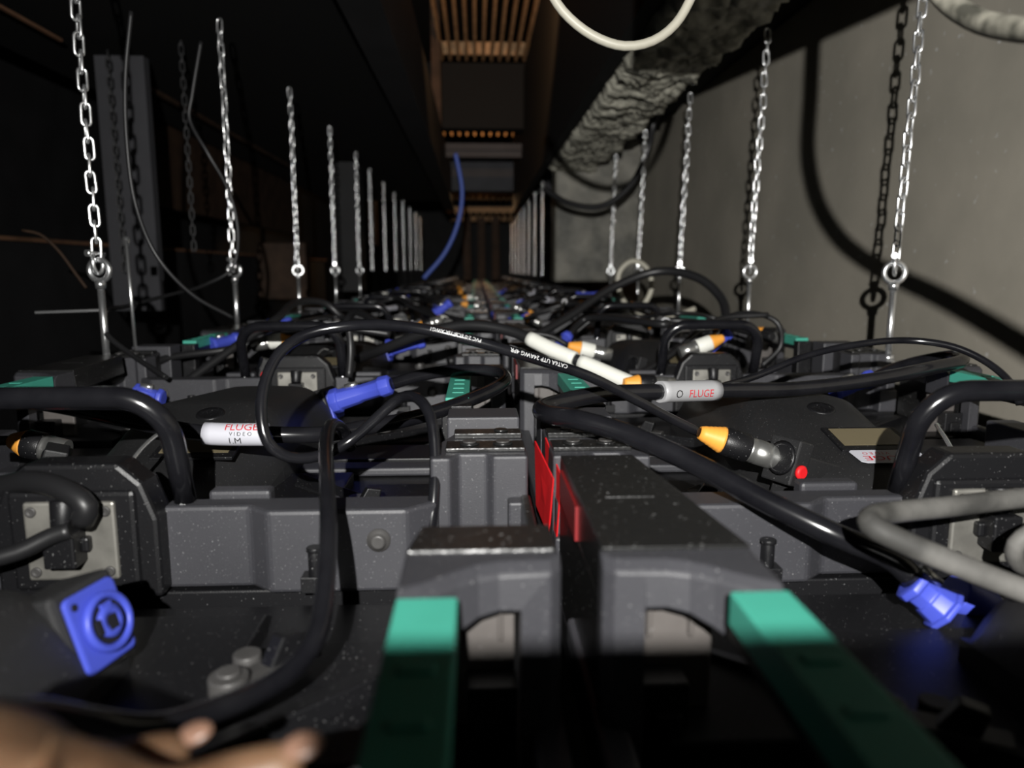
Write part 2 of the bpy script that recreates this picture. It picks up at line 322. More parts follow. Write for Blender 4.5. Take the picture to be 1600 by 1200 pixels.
# ---------------------------------------------------------------- LED tiles (seen from behind)
BZ = 0.178   # tile base below the camera
def sect(o, mtx=None): return o
def make_tile(cx, row, label):
    root = empty('led_tile', (cx, 0.14+0.5*row, -BZ), label, 'video panel', 'grey backs of hung video panels')
    SH = (0, 0, BZ)
    def bd(mb, name, m, par=root, bev=0.0):
        if par is root: return mb.build(name, m, par, bev, shift=SH)
        return mb.build(name, m, par, bev, shift=SH)
    H = 0.2475
    # frame
    f = MB()
    def rail(pl, y0, y1):   # stepped top rail in x
        f.prism(pl, y0, y1, 'y')
    zt, zb = -0.129, -0.176
    for s in (-1, 1):
        # near rail halves with buttress
        xs = sorted((s*0.062, s*0.19))
        f.prism([(s*0.040, -H+0.008), (s*0.088, -H+0.008), (s*0.100, -H-0.002), (s*0.175, -H-0.002), (s*0.192, -H+0.012), (s*0.192, -H+0.024), (s*0.040, -H+0.024)], zb, zt, 'z')
        f.box(*sorted((s*0.06, s*0.095)), -H+0.024, -H+0.036, zb, zt+0.004)
        f.box(*sorted((s*0.10, s*0.19)), -H+0.03, -H+0.036, zb, zt-0.012)
        # side rails
        f.box(*sorted((s*(H-0.002), s*(H-0.014))), -H+0.06, H-0.06, zb, -0.162)
        f.box(*sorted((s*(H-0.022), s*(H-0.05))), -0.03, 0.03, zb, zt-0.012)
    f.box(-0.06, 0.06, -H+0.016, -H+0.022, -0.1775, -0.170); f.box(-H+0.003, H-0.003, -0.012, 0.012, -0.1775, -0.170)
    bd(f, 'frame', 'die', bev=0.0022)
    # LED module backs
    for sx in (-1, 1):
        for sy in (-1, 1):
            q = MB(); x0, x1 = sorted((sx*0.004, sx*0.243)); y0, y1 = sorted((sy*0.002, sy*0.24))
            q.box(x0, x1, y0, y1, -0.196, -0.178)
            mx, my = sx*0.13, sy*0.12
            q.box(mx-0.09, mx+0.09, my-0.095, my-0.04, -0.18, -0.171)
            q.box(mx-0.09, mx-0.02, my-0.02, my+0.09, -0.18, -0.168)
            q.box(mx-0.005, mx+0.085, my-0.02, my+0.07, -0.18, -0.173)
            q.hexa([(sx*0.07, sy*0.05, -0.178), (sx*0.07, sy*0.07, -0.178), (sx*0.2, sy*0.19, -0.178), (sx*0.2, sy*0.17, -0.178)],
                   [(sx*0.07, sy*0.05, -0.162), (sx*0.07, sy*0.07, -0.166), (sx*0.2, sy*0.19, -0.170), (sx*0.2, sy*0.17, -0.166)])
            bd(q, 'module_cover', 'plastic', bev=0.0012)
    # far corners: arch bracket with green grip ; near corners: posts
    for s in (-1, 1):
        xe = s*(H-0.004)            # outer face at seam
        def X(d): return xe-s*d
        q = MB()
        zt2 = -0.100; y1 = 0.114
        cols = [(0.0, None, 0.1045), (0.004, None, 0.100), (0.0145, -0.1165, 0.0995), (0.022, -0.1162, 0.0990), (0.029, -0.1172, 0.0965), (0.036, -0.1200, 0.0915), (0.042, -0.1235, 0.086), (0.048, -0.126, 0.081), (0.055, -0.128, 0.077)]
        V = lambda d, y, z: q.bm.verts.new((X(d), y, z))
        rows = []
        for d, zu, yf in cols:
            c = {'fm': V(d, yf+0.001, -0.1035), 'ft': V(d, yf+0.006, zt2), 'bt': V(d, y1, zt2)}
            if d <= 0.0145: c['pf'] = V(d, yf, -0.178); c['pb'] = V(d, y1, -0.178)
            if zu is not None: c['uf'] = V(d, yf, zu); c['ub'] = V(d, y1, zu)
            rows.append(c)
        fc = lambda *v: q.bm.faces.new(v)
        for a_, c_ in zip(rows, rows[1:]):
            fc(a_['fm'], c_['fm'], c_['ft'], a_['ft']); fc(a_['ft'], c_['ft'], c_['bt'], a_['bt'])
            if 'pf' in c_:
                if 'uf' in c_: fc(a_['pf'], c_['pf'], c_['uf'], c_['fm'], a_['fm']); fc(a_['pb'], c_['pb'], c_['ub'], c_['bt'], a_['bt'])
                else: fc(a_['pf'], c_['pf'], c_['fm'], a_['fm']); fc(a_['pb'], c_['pb'], c_['bt'], a_['bt'])
                fc(a_['pf'], c_['pf'], c_['pb'], a_['pb'])
            else:
                fc(a_['uf'], c_['uf'], c_['fm'], a_['fm']); fc(a_['ub'], c_['ub'], c_['bt'], a_['bt']); fc(a_['uf'], c_['uf'], c_['ub'], a_['ub'])
        c = rows[0]; fc(c['pf'], c['fm'], c['ft'], c['bt'], c['pb'])
        c = rows[2]; fc(c['pf'], c['uf'], c['ub'], c['pb'])
        c = rows[-1]; fc(c['uf'], c['fm'], c['ft'], c['bt'], c['ub'])
        br = bd(q, 'corner_bracket', 'die', bev=0.0012)
        q = MB()
        ye = 0.246 if s < 0 else 0.138; xw = 0.042 if s < 0 else 0.053
        q.hexa([(X(0.001), y1, -0.12), (X(0.056), y1, -0.12), (X(xw), ye, -0.12), (X(0.001), ye, -0.12)],
               [(X(0.001), y1-0.002, -0.0985), (X(0.055), y1-0.002, -0.0985), (X(xw-0.002), ye, -0.0985), (X(0.001), ye, -0.0985)])
        q.box(*sorted((X(0.001), X(0.006))), y1, 0.246, -0.178, -0.12)
        if s < 0: q.box(*sorted((X(0.012), X(0.034))), 0.17, 0.172, -0.0990, -0.0980)
        bd(q, 'corner_cap', 'plate_black', br, 0.0012)
        q = MB(); q.box(*sorted((X(0.0155), X(0.046))), 0.122, 0.126, -0.178, -0.119)
        q.box(*sorted((X(0.02), X(0.022))), 0.119, 0.123, -0.138, -0.12); q.box(*sorted((X(0.036), X(0.038))), 0.119, 0.123, -0.138, -0.12)
        bd(q, 'inner_web', 'web', br, 0.001)
        if s < 0:
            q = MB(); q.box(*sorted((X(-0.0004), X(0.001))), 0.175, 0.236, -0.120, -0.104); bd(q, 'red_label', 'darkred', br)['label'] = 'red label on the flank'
        q = MB(); q.box(*sorted((X(0.015), X(0.034))), 0.108, 0.122, -0.178, -0.150); q.box(*sorted((X(0.02), X(0.03))), 0.104, 0.11, -0.17, -0.16)
        bd(q, 'stop_block', 'plastic', br, 0.001)
        q = MB()
        q.box(*sorted((X(0.0355), X(0.0545))), -0.06, 0.077, -0.1115, -0.100)
        for yy in (0.035, 0.012, -0.012, -0.035): q.box(*sorted((X(0.040), X(0.050))), yy-0.0025, yy+0.0025, -0.101, -0.0993)
        g = bd(q, 'grip', 'green', root, 0.0018); g['label'] = 'green rubber grip'
        q = MB(); q.box(*sorted((X(0.033), X(0.057))), -0.075, -0.058, -0.176, -0.104)
        q.box(*sorted((X(0.037), X(0.053))), -0.06, 0.082, -0.118, -0.110)
        bd(q, 'grip_mount', 'plastic', root, 0.001)
        # near corner post
        q = MB(); yn = -H+0.022
        q.prism([(X(0.0), yn), (X(0.020), yn), (X(0.024), yn+0.006), (X(0.040), yn+0.006), (X(0.045), yn-0.004), (X(0.056), yn-0.004), (X(0.058), yn+0.02), (X(0.04), yn+0.075), (X(0), yn+0.075)], -0.178, -0.106, 'z')
        q.box(*sorted((X(0.0), X(0.05))), yn+0.085, yn+0.12, -0.178, -0.100)
        q.box(*sorted((X(0.0), X(0.022))), yn-0.016, yn, -0.178, -0.150); q.box(*sorted((X(0.001), X(0.012))), yn-0.012, yn, -0.150, -0.130)
        cp = bd(q, 'corner_post', 'die', bev=0.0015)
        q = MB()
        q.box(*sorted((X(0.001), X(0.048))), yn+0.01, yn+0.03, -0.106, -0.1035)
        q.box(*sorted((X(0.001), X(0.044))), yn+0.045, yn+0.06, -0.106, -0.1025)
        q.cyl((X(0.014), yn+0.02, -0.1035), (X(0.014), yn+0.02, -0.102), 0.006); q.cyl((X(0.034), yn+0.02, -0.1035), (X(0.034), yn+0.02, -0.102), 0.006)
        q.cyl((X(0.014), yn+0.052, -0.1025), (X(0.014), yn+0.052, -0.101), 0.0045)
        bd(q, 'coupler_plate', 'plate_black', cp, 0.0006)
        q = MB(); q.cyl((X(0.014), yn+0.02, -0.1021), (X(0.014), yn+0.02, -0.1012), 0.0042); q.cyl((X(0.034), yn+0.02, -0.1021), (X(0.034), yn+0.02, -0.1012), 0.0042)
        bd(q, 'pin', 'latch', cp)
    # bolts on near rail
    for s in (-1, 1):
        q = MB(); q.lathe([(0, 0.0065), (0.002, 0.0065), (0.0021, 0.0045), (0.005, 0.0042), (0.0055, 0.003)], (s*0.160, -H-0.0015, -0.146), (0, -1, 0)); bd(q, 'bolt', 'latch')
        q = MB(); q.cyl((s*0.126, -H-0.007, -0.164), (s*0.126, -H-0.007, -0.148), 0.0036); q.cyl((s*0.126, -H-0.007, -0.150), (s*0.126, -H-0.007, -0.1475), 0.0044); q.box(s*0.126-0.007, s*0.126+0.007, -H-0.012, -H+0.002, -0.172, -0.163)
        bd(q, 'locating_pin', 'plastic', bev=0.0005)
    # latches
    for (lx, ly, rz) in ((0.126, 0.152, 0.9), (-0.12, 0.10, -0.5), (0.13, -0.13, 0.3), (-0.13, -0.13, -0.3)):
        m3 = Matrix.Translation((lx, ly, -0.168)) @ Matrix.Rotation(rz, 4, 'Z')
        q = MB(); q.box(-0.02, 0.024, -0.006, 0.006, 0, 0.005, m3)
        q.cyl(m3 @ Vector((-0.018, 0, -0.002)), m3 @ Vector((-0.018, 0, 0.009)), 0.008); q.cyl(m3 @ Vector((0.0, 0.014, -0.004)), m3 @ Vector((0.0, 0.014, 0.006)), 0.006)
        q.cyl(m3 @ Vector((-0.018, 0, 0.009)), m3 @ Vector((-0.018, 0, 0.011)), 0.005)
        lt = bd(q, 'latch', 'latch', bev=0.0008)
        q = MB(); q.prism([(-0.004, 0.0), (0.012, 0.0), (0.016, 0.014), (0.006, 0.016)], -0.004, 0.004, 'x', m3 @ Matrix.Rotation(-math.pi/2, 4, 'Z')); bd(q, 'latch_lever', 'plastic', lt, 0.001)
    # control box: smooth hump
    bm = bmesh.new(); nx, ny = 26, 40; grid = []
    x0, x1, y0, y1 = -0.078, 0.060, -0.168, 0.160
    def hz(u, v):
        y = y0+(y1-y0)*v
        if y < -0.02: top = -0.108-0.25*(-0.02-y)
        else: top = -0.108-0.07*(y+0.02)
        e = max(abs(2*u-1)**5, 0)
        ey = max(0, (abs(2*v-1)-0.8)/0.2)**2
        return top-0.042*min(1, e+0.35*ey)
    for i in range(nx+1):
        rw = []
        for j in range(ny+1):
            u, v = i/nx, j/ny
            skew = 0.012*(v-0.5)
            taper = 1-0.18*max(0, 0.35-v)/0.35
            x = (x0+x1)/2+((x0+(x1-x0)*u)-(x0+x1)/2)*taper+skew
            rw.append(bm.verts.new((x, y0+(y1-y0)*v, hz(u, v))))
        grid.append(rw)
    for i in range(nx):
        for j in range(ny): fc = bm.faces.new((grid[i][j], grid[i+1][j], grid[i+1][j+1], grid[i][j+1])); fc.smooth = True
    rim = [grid[i][0] for i in range(nx+1)]+[grid[nx][j] for j in range(1, ny+1)]+[grid[i][ny] for i in range(nx-1, -1, -1)]+[grid[0][j] for j in range(ny-1, 0, -1)]
    low = [bm.verts.new((v.co.x, v.co.y, -0.176)) for v in rim]
    for i in range(len(rim)):
        j = (i+1) % len(rim); bm.faces.new((rim[i], rim[j], low[j], low[i]))
    q = MB(); q.bm.free(); q.bm = bm
    cb = bd(q, 'control_box', 'box')
    # button recess ring
    q = MB(); q.lathe([(0, 0.012), (0.0025, 0.0105), (0.0015, 0.008), (0.0018, 0.0)], (0.0, -0.045, -0.1155), (0, -0.25, 1)); bd(q, 'button', 'plastic', cb)
    # screen on the slope
    sl = Matrix.Translation((0.011, -0.102, -0.1272)) @ Matrix.Rotation(math.atan(0.25), 4, 'X')
    q = MB(); q.box(-0.029, 0.029, -0.019, 0.019, -0.002, 0.0008, sl); bd(q, 'screen_bezel', 'plastic', cb, 0.0006)
    q = MB(); q.box(-0.0245, 0.0245, -0.012, 0.0155, 0.0006, 0.0012, sl); sc = bd(q, 'screen', 'screen', cb)
    # side socket block (data side, left) with red latch
    mb = Matrix.Translation((-0.071, -0.146, -0.131)) @ Matrix.Rotation(math.radians(25), 4, 'Z') @ Matrix.Rotation(math.radians(18), 4, 'Y')
    q = MB(); q.box(-0.006, 0.008, -0.013, 0.013, -0.017, 0.015, mb); q.box(0.006, 0.05, -0.012, 0.012, -0.03, 0.006, mb); ds = bd(q, 'data_socket', 'box', cb, 0.0012)
    q = MB(); q.lathe([(0, 0.0125), (0.001, 0.0105), (0.0012, 0.0098), (0.0005, 0.0095)], mb @ Vector((-0.006, 0, 0)), mb.to_3x3() @ Vector((-1, 0, 0))); bd(q, 'socket_ring', 'plastic', ds)
    q = MB(); q.lathe([(0, 0.0052), (0.002, 0.0050), (0.003, 0.0035)], mb @ Vector((0.001, -0.013, -0.006)), mb.to_3x3() @ Vector((0, -1, 0))); rl = bd(q, 'release_tab', 'red', ds); rl['label'] = 'red release tab'
    # power socket (right end) blue chassis connector
    c0 = Vector((0.062, 0.147, -0.141))
    ux = Vector((0.006, 0.025, 0)).normalized(); uz0 = Vector((-0.29, 0.07, 0.95)); uz = (uz0-ux*uz0.dot(ux)).normalized(); un = ux.cross(uz)
    mp = Matrix((( ux.x, uz.x, un.x, c0.x), (ux.y, uz.y, un.y, c0.y), (ux.z, uz.z, un.z, c0.z), (0, 0, 0, 1)))
    q = MB(); q.box(-0.0165, 0.0165, -0.019, 0.019, -0.028, -0.0015, mp); hs = bd(q, 'socket_housing', 'box', cb, 0.0025)
    q = MB(); nn = mp.to_3x3() @ Vector((0, 0, 1)); rp = []
    for (qx, qy, a0) in ((0.0105, 0.013, 0), (-0.0105, 0.013, 90), (-0.0105, -0.013, 180), (0.0105, -0.013, 270)):
        for k in range(4): a = math.radians(a0+k*30); rp.append((qx+0.003*math.cos(a), qy+0.003*math.sin(a)))
    q.prism(rp, -0.0015, 0.0012, 'z', mp)
    q.lathe([(0, 0.0125), (0.0035, 0.0122), (0.0035, 0.0092), (-0.001, 0.0090)], mp @ Vector((0.002, 0, 0.001)), nn, 28)
    ps = bd(q, 'power_socket', 'blue', hs, 0.0012); ps['label'] = 'blue power socket'
    q = MB(); q.lathe([(0, 0.0090), (0.0014, 0.0088)], mp @ Vector((0.002, 0, 0.0016)), nn, 28); q.lathe([(0, 0.0016), (0.0006, 0.0016)], mp @ Vector((-0.0095, 0.0115, 0.0008)), nn, 12)
    q.lathe([(0, 0.0016), (0.0006, 0.0016)], mp @ Vector((0.0095, -0.0115, 0.0008)), nn, 12); bd(q, 'socket_cavity', 'darkhole', ps)
    q = MB(); q.lathe([(0, 0.0065), (0.003, 0.0065), (0.003, 0.003), (0.002, 0.0025)], mp @ Vector((0.002, 0, 0.0018)), nn, 20)
    q.box(-0.0005, 0.0045, 0.004, 0.0078, 0.0018, 0.0045, mp); bd(q, 'socket_core', 'blue', ps)
    q = MB(); q.box(-0.0005, 0.0045, -0.0035, 0.0025, 0.004, 0.0049, mp); q.box(-0.006, -0.0035, -0.003, 0.003, 0.003, 0.0049, mp); bd(q, 'contact_slot', 'darkhole', ps)
    # hub housing with steel connector plate
    q = MB()
    q.prism([(-0.043, -0.176), (-0.043, -0.132), (-0.036, -0.112), (-0.024, -0.101), (0.024, -0.101), (0.036, -0.112), (0.043, -0.132), (0.043, -0.176)], -H-0.004, -H+0.016)
    q.hexa([(-0.036, -H+0.016, -0.176), (0.036, -H+0.016, -0.176), (0.03, -H+0.05, -0.176), (-0.03, -H+0.05, -0.176)], [(-0.036, -H+0.016, -0.110), (0.036, -H+0.016, -0.110), (0.03, -H+0.05, -0.145), (-0.03, -H+0.05, -0.145)])
    q.box(-0.033, 0.033, -H-0.007, -H-0.002, -0.17, -0.115)
    hb = bd(q, 'hub_housing', 'plastic', bev=0.003)
    q = MB(); q.box(-0.0235, 0.0235, -H-0.0095, -H-0.006, -0.163, -0.120)
    pl = bd(q, 'connector_plate', 'steel', hb, 0.0015)
    for sx in (-1, 1):
        for zz in (-0.125, -0.158):
            q = MB(); q.lathe([(0, 0.0028), (0.001, 0.0028), (0.0012, 0.002), (0.0004, 0.0012)], (sx*0.019, -H-0.0095, zz), (0, -1, 0), 12); bd(q, 'screw', 'latch', pl)
    q = MB(); q.box(-0.008, 0.008, -H-0.022, -H-0.008, -0.152, -0.132); q.box(-0.011, 0.011, -H-0.014, -H-0.008, -0.146, -0.138); q.cyl((0, -H-0.016, -0.132), (0, -H-0.012, -0.118), 0.0055, 0.007)
    bd(q, 'multipin_plug', 'plastic', pl, 0.0012)
    # handle
    R = 0.0060; hp = []
    zz0, zz1 = -0.128, -0.066; hw = 0.059; hx = -0.0095; rr = 0.026; yh = -H+0.018
    hp = [Vector((-hw, yh, zz0)), Vector((-hw, yh, zz0+0.02))]
    for k in range(9): a = math.pi-k*math.pi/16; hp.append(Vector((-hw+rr+rr*math.cos(a), yh, zz1-rr+rr*math.sin(a))))
    for k in range(9): a = math.pi/2-k*math.pi/16; hp.append(Vector((hw-rr+rr*math.cos(a), yh, zz1-rr+rr*math.sin(a))))
    hp += [Vector((hw, yh, zz0+0.02)), Vector((hw, yh, zz0))]
    hp = [Vector((p.x+hx, p.y-(p.z-zz0)*0.30, p.z)) for p in hp]
    q = MB(); q.tube(hp, R, 14); hd = bd(q, 'handle', 'cable')
    for s in (-1, 1):
        q = MB(); q.cyl((s*hw+hx, yh+0.001, -0.15), (s*hw+hx, yh-0.003, -0.116), 0.0045); q.cyl((s*hw+hx, yh, -0.15), (s*hw+hx, yh, -0.139), 0.0068); bd(q, 'handle_post', 'chrome', hd)
    # small bent wire clip
    q = MB(); q.tube(spline([(0.008, -0.205, -0.125), (0.009, -0.205, -0.114), (0.016, -0.175, -0.101), (0.021, -0.170, -0.103)]), 0.0013, 8); bd(q, 'wire_clip', 'chrome')
    return root
CXS = {'right': 0.287, 'left': -0.2145}
NROW = 16
words = ['nearest', 'second', 'third', 'fourth', 'fifth', 'sixth', 'seventh', 'eighth', 'ninth', 'tenth', 'eleventh', 'twelfth', 'thirteenth', 'fourteenth', 'fifteenth', 'sixteenth']
def tl(side, k):
    if k == 0 and side == 'left': return 'video panel back in the lower left corner with an open blue socket'
    if k == 0: return 'video panel back at bottom right, mostly in shadow under the loose blue plug'
    if k == 1 and side == 'right': return 'grey video panel back with small display and red lettered white sticker'
    if k == 1: return 'grey video panel back on the left under the loop of black cables'
    return 'grey video panel back in the %s row, %s-hand column' % (words[k], side)
protos = {}
proto = make_tile(CXS['left'], 0, tl('left', 0))
for k in range(NROW):
    for side in ('left', 'right'):
        if k == 0 and side == 'left': continue
        c = copy_tree(proto); c.location = (CXS[side], 0.14+0.5*k, -BZ); c['label'] = tl(side, k)
        if side == 'right':
            for h_ in c.children:
                if h_.name.startswith('handle'): h_.location.x += 0.029 if k == 1 else 0.012
        if k == 1 and side == 'right': tileR1 = c
# sticker on row 1 right control box
bx = [o for o in tileR1.children if o.name.startswith('control_box')][0]
Ms = Matrix.Translation((0.011, -0.1310, -0.1348+BZ)) @ Matrix.Rotation(math.atan(0.25), 4, 'X')
q = MB(); q.prism([(-0.020+0.0, -0.0095), (0.024, -0.0095), (0.026, -0.0075), (0.026, 0.0075), (0.024, 0.0095), (-0.024, 0.0095), (-0.026, 0.0075), (-0.024, -0.0075)], 0.0012, 0.0016, 'z', Ms)
st = q.build('sticker', 'sticker', bx); st['label'] = 'white lettered sticker'
flip = Matrix.Rotation(math.pi, 4, 'Z')
text_on('lettering', 'FLUGE', 0.0125, 'redink', Ms @ Matrix.Translation((-0.001, -0.003, 0.0020)) @ flip @ Matrix.Diagonal((1.05, 0.75, 1, 1)), st)
text_on('small_lettering', 'V I D E O', 0.005, 'redink', Ms @ Matrix.Translation((-0.008, 0.004, 0.0020)) @ flip, st)
q = MB(); q.lathe([(0, 0.0042), (0.0003, 0.0042)], Ms @ Vector((0.019, 0.004, 0.0018)), (0, -0.25, 1), 16); q.build('round_logo', 'blackink', st)

# red labels in the seam
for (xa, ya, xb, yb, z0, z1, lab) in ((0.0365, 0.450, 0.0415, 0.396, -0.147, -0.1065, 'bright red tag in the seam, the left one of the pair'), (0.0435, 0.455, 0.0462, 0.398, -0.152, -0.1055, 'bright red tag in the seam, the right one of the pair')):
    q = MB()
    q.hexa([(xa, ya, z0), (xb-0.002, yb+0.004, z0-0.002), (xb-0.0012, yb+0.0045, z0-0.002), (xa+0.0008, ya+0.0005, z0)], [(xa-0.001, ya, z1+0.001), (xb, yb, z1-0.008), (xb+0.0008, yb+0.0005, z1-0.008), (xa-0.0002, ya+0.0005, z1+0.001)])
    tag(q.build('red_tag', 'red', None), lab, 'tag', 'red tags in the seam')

# ---------------------------------------------------------------- chains and eye bolts
PITCHL = 0.0192
def link_mesh():
    q = MB(); pts = []; hl = 0.0088; rw = 0.0048
    for k in range(7): a = math.pi*k/6; pts.append(Vector((rw*math.cos(a), 0, hl-0.0+rw*math.sin(a)-0.0005)))
    for k in range(7): a = math.pi+math.pi*k/6; pts.append(Vector((rw*math.cos(a), 0, -hl+rw*math.sin(a)+0.0005)))
    q.tube(pts, 0.0017, 8, closed=True); o = q.build('link', 'chrome'); me = o.data; bpy.data.objects.remove(o); return me
LM = link_mesh()
def chain(x, y, z0, z1, label, near, lean=0.0, tw=0.0, group='hanging steel chains'):
    n = int((z1-z0)/PITCHL)
    if near:
        r = empty('steel_chain', (x, y, z0), label, 'chain', group)
        for i in range(n):
            o = bpy.data.objects.new('link', LM); C.objects.link(o); o.parent = r
            o.location = (lean*i*PITCHL+random.uniform(-.0006, .0006), random.uniform(-.001, .001), (i+0.5)*PITCHL)
            o.rotation_euler = (random.uniform(-.05, .05), random.uniform(-.04, .04)+lean, (i % 2)*math.pi/2+tw+i*0.04+random.uniform(-.08, .08))
        q = MB(); pts = [Vector((0.0065*math.cos(a), 0, -0.008+0.012*math.sin(a))) for a in [math.pi*(1+k/10) for k in range(11)]]
        pts = [Vector((-0.0065, 0, 0.004))]+pts+[Vector((0.0065, 0, 0.004))]
        q.tube([Matrix.Rotation(tw+0.8, 4, 'Z') @ p for p in pts], 0.0024, 10)
        e1 = Matrix.Rotation(tw+0.8, 4, 'Z'); q.cyl(e1 @ Vector((-0.011, 0, 0.004)), e1 @ Vector((0.010, 0, 0.004)), 0.0022); q.cyl(e1 @ Vector((-0.014, 0, 0.004)), e1 @ Vector((-0.009, 0, 0.004)), 0.004)
        q.build('shackle', 'chrome', r)
    else:
        bm = bmesh.new()
        for i in range(n):
            tmp = bmesh.new(); tmp.from_mesh(LM); bmesh.ops.transform(tmp, matrix=Matrix.Translation((0, 0, (i+0.5)*PITCHL)) @ Matrix.Rotation((i % 2)*math.pi/2+random.uniform(-.2, .2)+tw, 4, 'Z'), verts=tmp.verts[:])
            me = bpy.data.meshes.new('x'); tmp.to_mesh(me); tmp.free(); bm.from_mesh(me); bpy.data.meshes.remove(me)
        q = MB(); q.bm.free(); q.bm = bm; r = q.build('steel_chain', 'chrome'); r.location = (x, y, z0); tag(r, label, 'chain', group)
    return r
def eyebolt(x, y, z, label, proto=[None]):
    if proto[0] is None:
        r = empty('eye_bolt', (0, 0, 0)); q = MB()
        q.tube([Vector((0.0125*math.cos(a), 0, 0.0125*math.sin(a))) for a in [k*2*math.pi/28 for k in range(28)]], 0.0035, 12, closed=True); q.build('eye', 'chrome', r)
        q = MB(); q.cyl((0, 0, -0.014), (0, 0, -0.128), 0.0042); q.cyl((0, 0, -0.012), (0, 0, -0.022), 0.0066, 0.0058); q.build('shank', 'chrome', r)
        q = MB(); q.cyl((0, 0, -0.112), (0, 0, -0.104), 0.008, n=6); q.cyl((0, 0, -0.1135), (0, 0, -0.112), 0.011); q.build('nut', 'chrome', r)
        proto[0] = r; c = r
    else: c = copy_tree(proto[0])
    c.location = (x, y, z); c.rotation_euler = (0, 0, random.uniform(-.25, .25)); tag(c, label, 'eye bolt', 'eye bolts in the panel edges'); return c
ords = ['nearest', 'second', 'third', 'fourth', 'fifth', 'sixth', 'seventh', 'eighth', 'ninth', 'tenth', 'eleventh', 'twelfth']
for k in range(5):
    Y = 0.92+0.5*k; top = 0.62 if k == 0 else 0.445
    chain(0.5275, Y, 0.014, top, '%s bright steel chain hanging along the grey wall' % ords[k].capitalize(), True, 0.03, 0.5 if k else 0.15)
    eyebolt(0.5275, Y, -0.003, '%s eye bolt along the right edge by the grey wall' % ords[k].capitalize())
    chain(-0.453, Y, 0.016, 0.6 if k == 0 else 0.45+0.0*k, '%s steel chain hanging along the dark left side' % ords[k].capitalize(), True, 0.0, 0.3+0.2*k)
    eyebolt(-0.452, Y, 0.0, '%s eye bolt along the dark left edge' % ords[k].capitalize())
for k in range(5, 12):
    Y = 0.92+0.5*k
    chain(-0.472, Y, 0.0, 0.45, '%s steel chain along the left, one of the far faint cluster' % ords[k].capitalize(), False, 0, 0.4)
for k in range(6, 14):
    Y = 0.92+0.5*k
    chain(0.345, Y, -0.03, 0.45, 'far chain in the cluster beyond the pillar, %s from its near end' % (ords[k-6]), False, 0, 0.4)
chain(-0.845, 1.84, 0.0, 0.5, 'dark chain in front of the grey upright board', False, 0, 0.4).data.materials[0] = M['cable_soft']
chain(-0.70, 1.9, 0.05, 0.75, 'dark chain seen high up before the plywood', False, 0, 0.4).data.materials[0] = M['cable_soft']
# thin threaded drop rod behind left chain and little bar
r = empty('threaded_rod', PY(205, 450, 1.3), 'thin steel rod standing between the first two left chains', 'rod')
q = MB(); p0 = PY(212, 545, 1.15); q.cyl(p0-r.location, PY(198, 385, 1.15)-r.location, 0.0022); q.build('shaft', 'chrome', r)
r.location = PY(205, 450, 1.15); 
q = MB(); q.cyl(PY(198, 385, 1.15)-r.location, PY(197, 370, 1.15)-r.location, 0.005); q.build('knob', 'chrome', r)
q = MB(); q.box(-0.045, 0.045, -0.005, 0.005, -0.0015, 0.0015); o = q.build('flat_bar', 'chrome'); o.location = PY(115, 486, 1.0); o.rotation_euler = (0, -0.03, 0.1); tag(o, 'short flat steel bar beside the nearest left eye bolt', 'bar')

# ---------------------------------------------------------------- plugs and cables
def ax(p0, p1): return Vector(p0), (Vector(p1)-Vector(p0))
def power_plug(p0, p1, par, m='blue', name='power_plug'):      # p0 nose end, p1 cable end
    p0, d = ax(p0, p1); Ln = d.length; q = MB()
    q.lathe([(0, 0.0125), (0.12*Ln, 0.0125), (0.14*Ln, 0.0105), (0.45*Ln, 0.0095), (0.5*Ln, 0.0085), (0.78*Ln, 0.0088), (0.82*Ln, 0.0105), (0.97*Ln, 0.0098), (Ln, 0.007)], p0, d, 8)
    o = q.build(name, m, par, 0.0006); o['label'] = 'blue plug'
    q = MB(); n = d.normalized(); up = Vector((0, 0, 1)); s = p0+n*Ln*0.22+up*0.0105
    q.cyl(s, s+n*0.012, 0.003, n=8); t = q.build('latch_pin', 'nickel', o); return o
def data_plug(p0, p1, par, dark=True):      # p0 nose (steel), p1 boot end (amber)
    p0, d = ax(p0, p1); Ln = d.length; n = d.normalized()
    q = MB(); q.lathe([(0, 0.0088), (0.30*Ln, 0.0092), (0.31*Ln, 0.0086), (0.34*Ln, 0.0092), (0.37*Ln, 0.0086), (0.40*Ln, 0.0094)], p0, d, 20)
    a = q.build('data_plug', 'nickel', par)
    q = MB(); q.lathe([(0, 0.0098), (0.02*Ln, 0.0102), (0.30*Ln, 0.0104), (0.32*Ln, 0.0098)], p0+n*0.40*Ln, d, 16); q.build('collar', 'plastic' if dark else 'white', a)
    q = MB(); pr = []
    for k in range(5): pr += [(0.05*k*Ln, 0.0098-0.0009*k), (0.05*k*Ln+0.03*Ln, 0.0096-0.0009*k)]
    pr += [(0.29*Ln, 0.0045)]
    q.lathe(pr, p0+n*0.72*Ln, d, 16); bt = q.build('boot', 'orange', a); bt['label'] = 'amber boot'; return a
def sleeve(pts, i0, i1, r, m, par, name='sleeve'):
    q = MB(); seg = pts[i0:i1]; q.tube(seg, r, 18); return q.build(name, m, par)
def cable(path, r, m, label, cat='cable', name='cable', world=False, group=None, n=12):
    P = [Vector(p) for p in path] if world else pix(path)
    pts = spline(P); q = MB(); q.tube(pts, r, n); o = q.build(name, m); tag(o, label, cat, group); return o, pts
def near_idx(pts, px, py, Y): 
    t = PY(px, py, Y); return min(range(len(pts)), key=lambda i: (pts[i]-t).length)

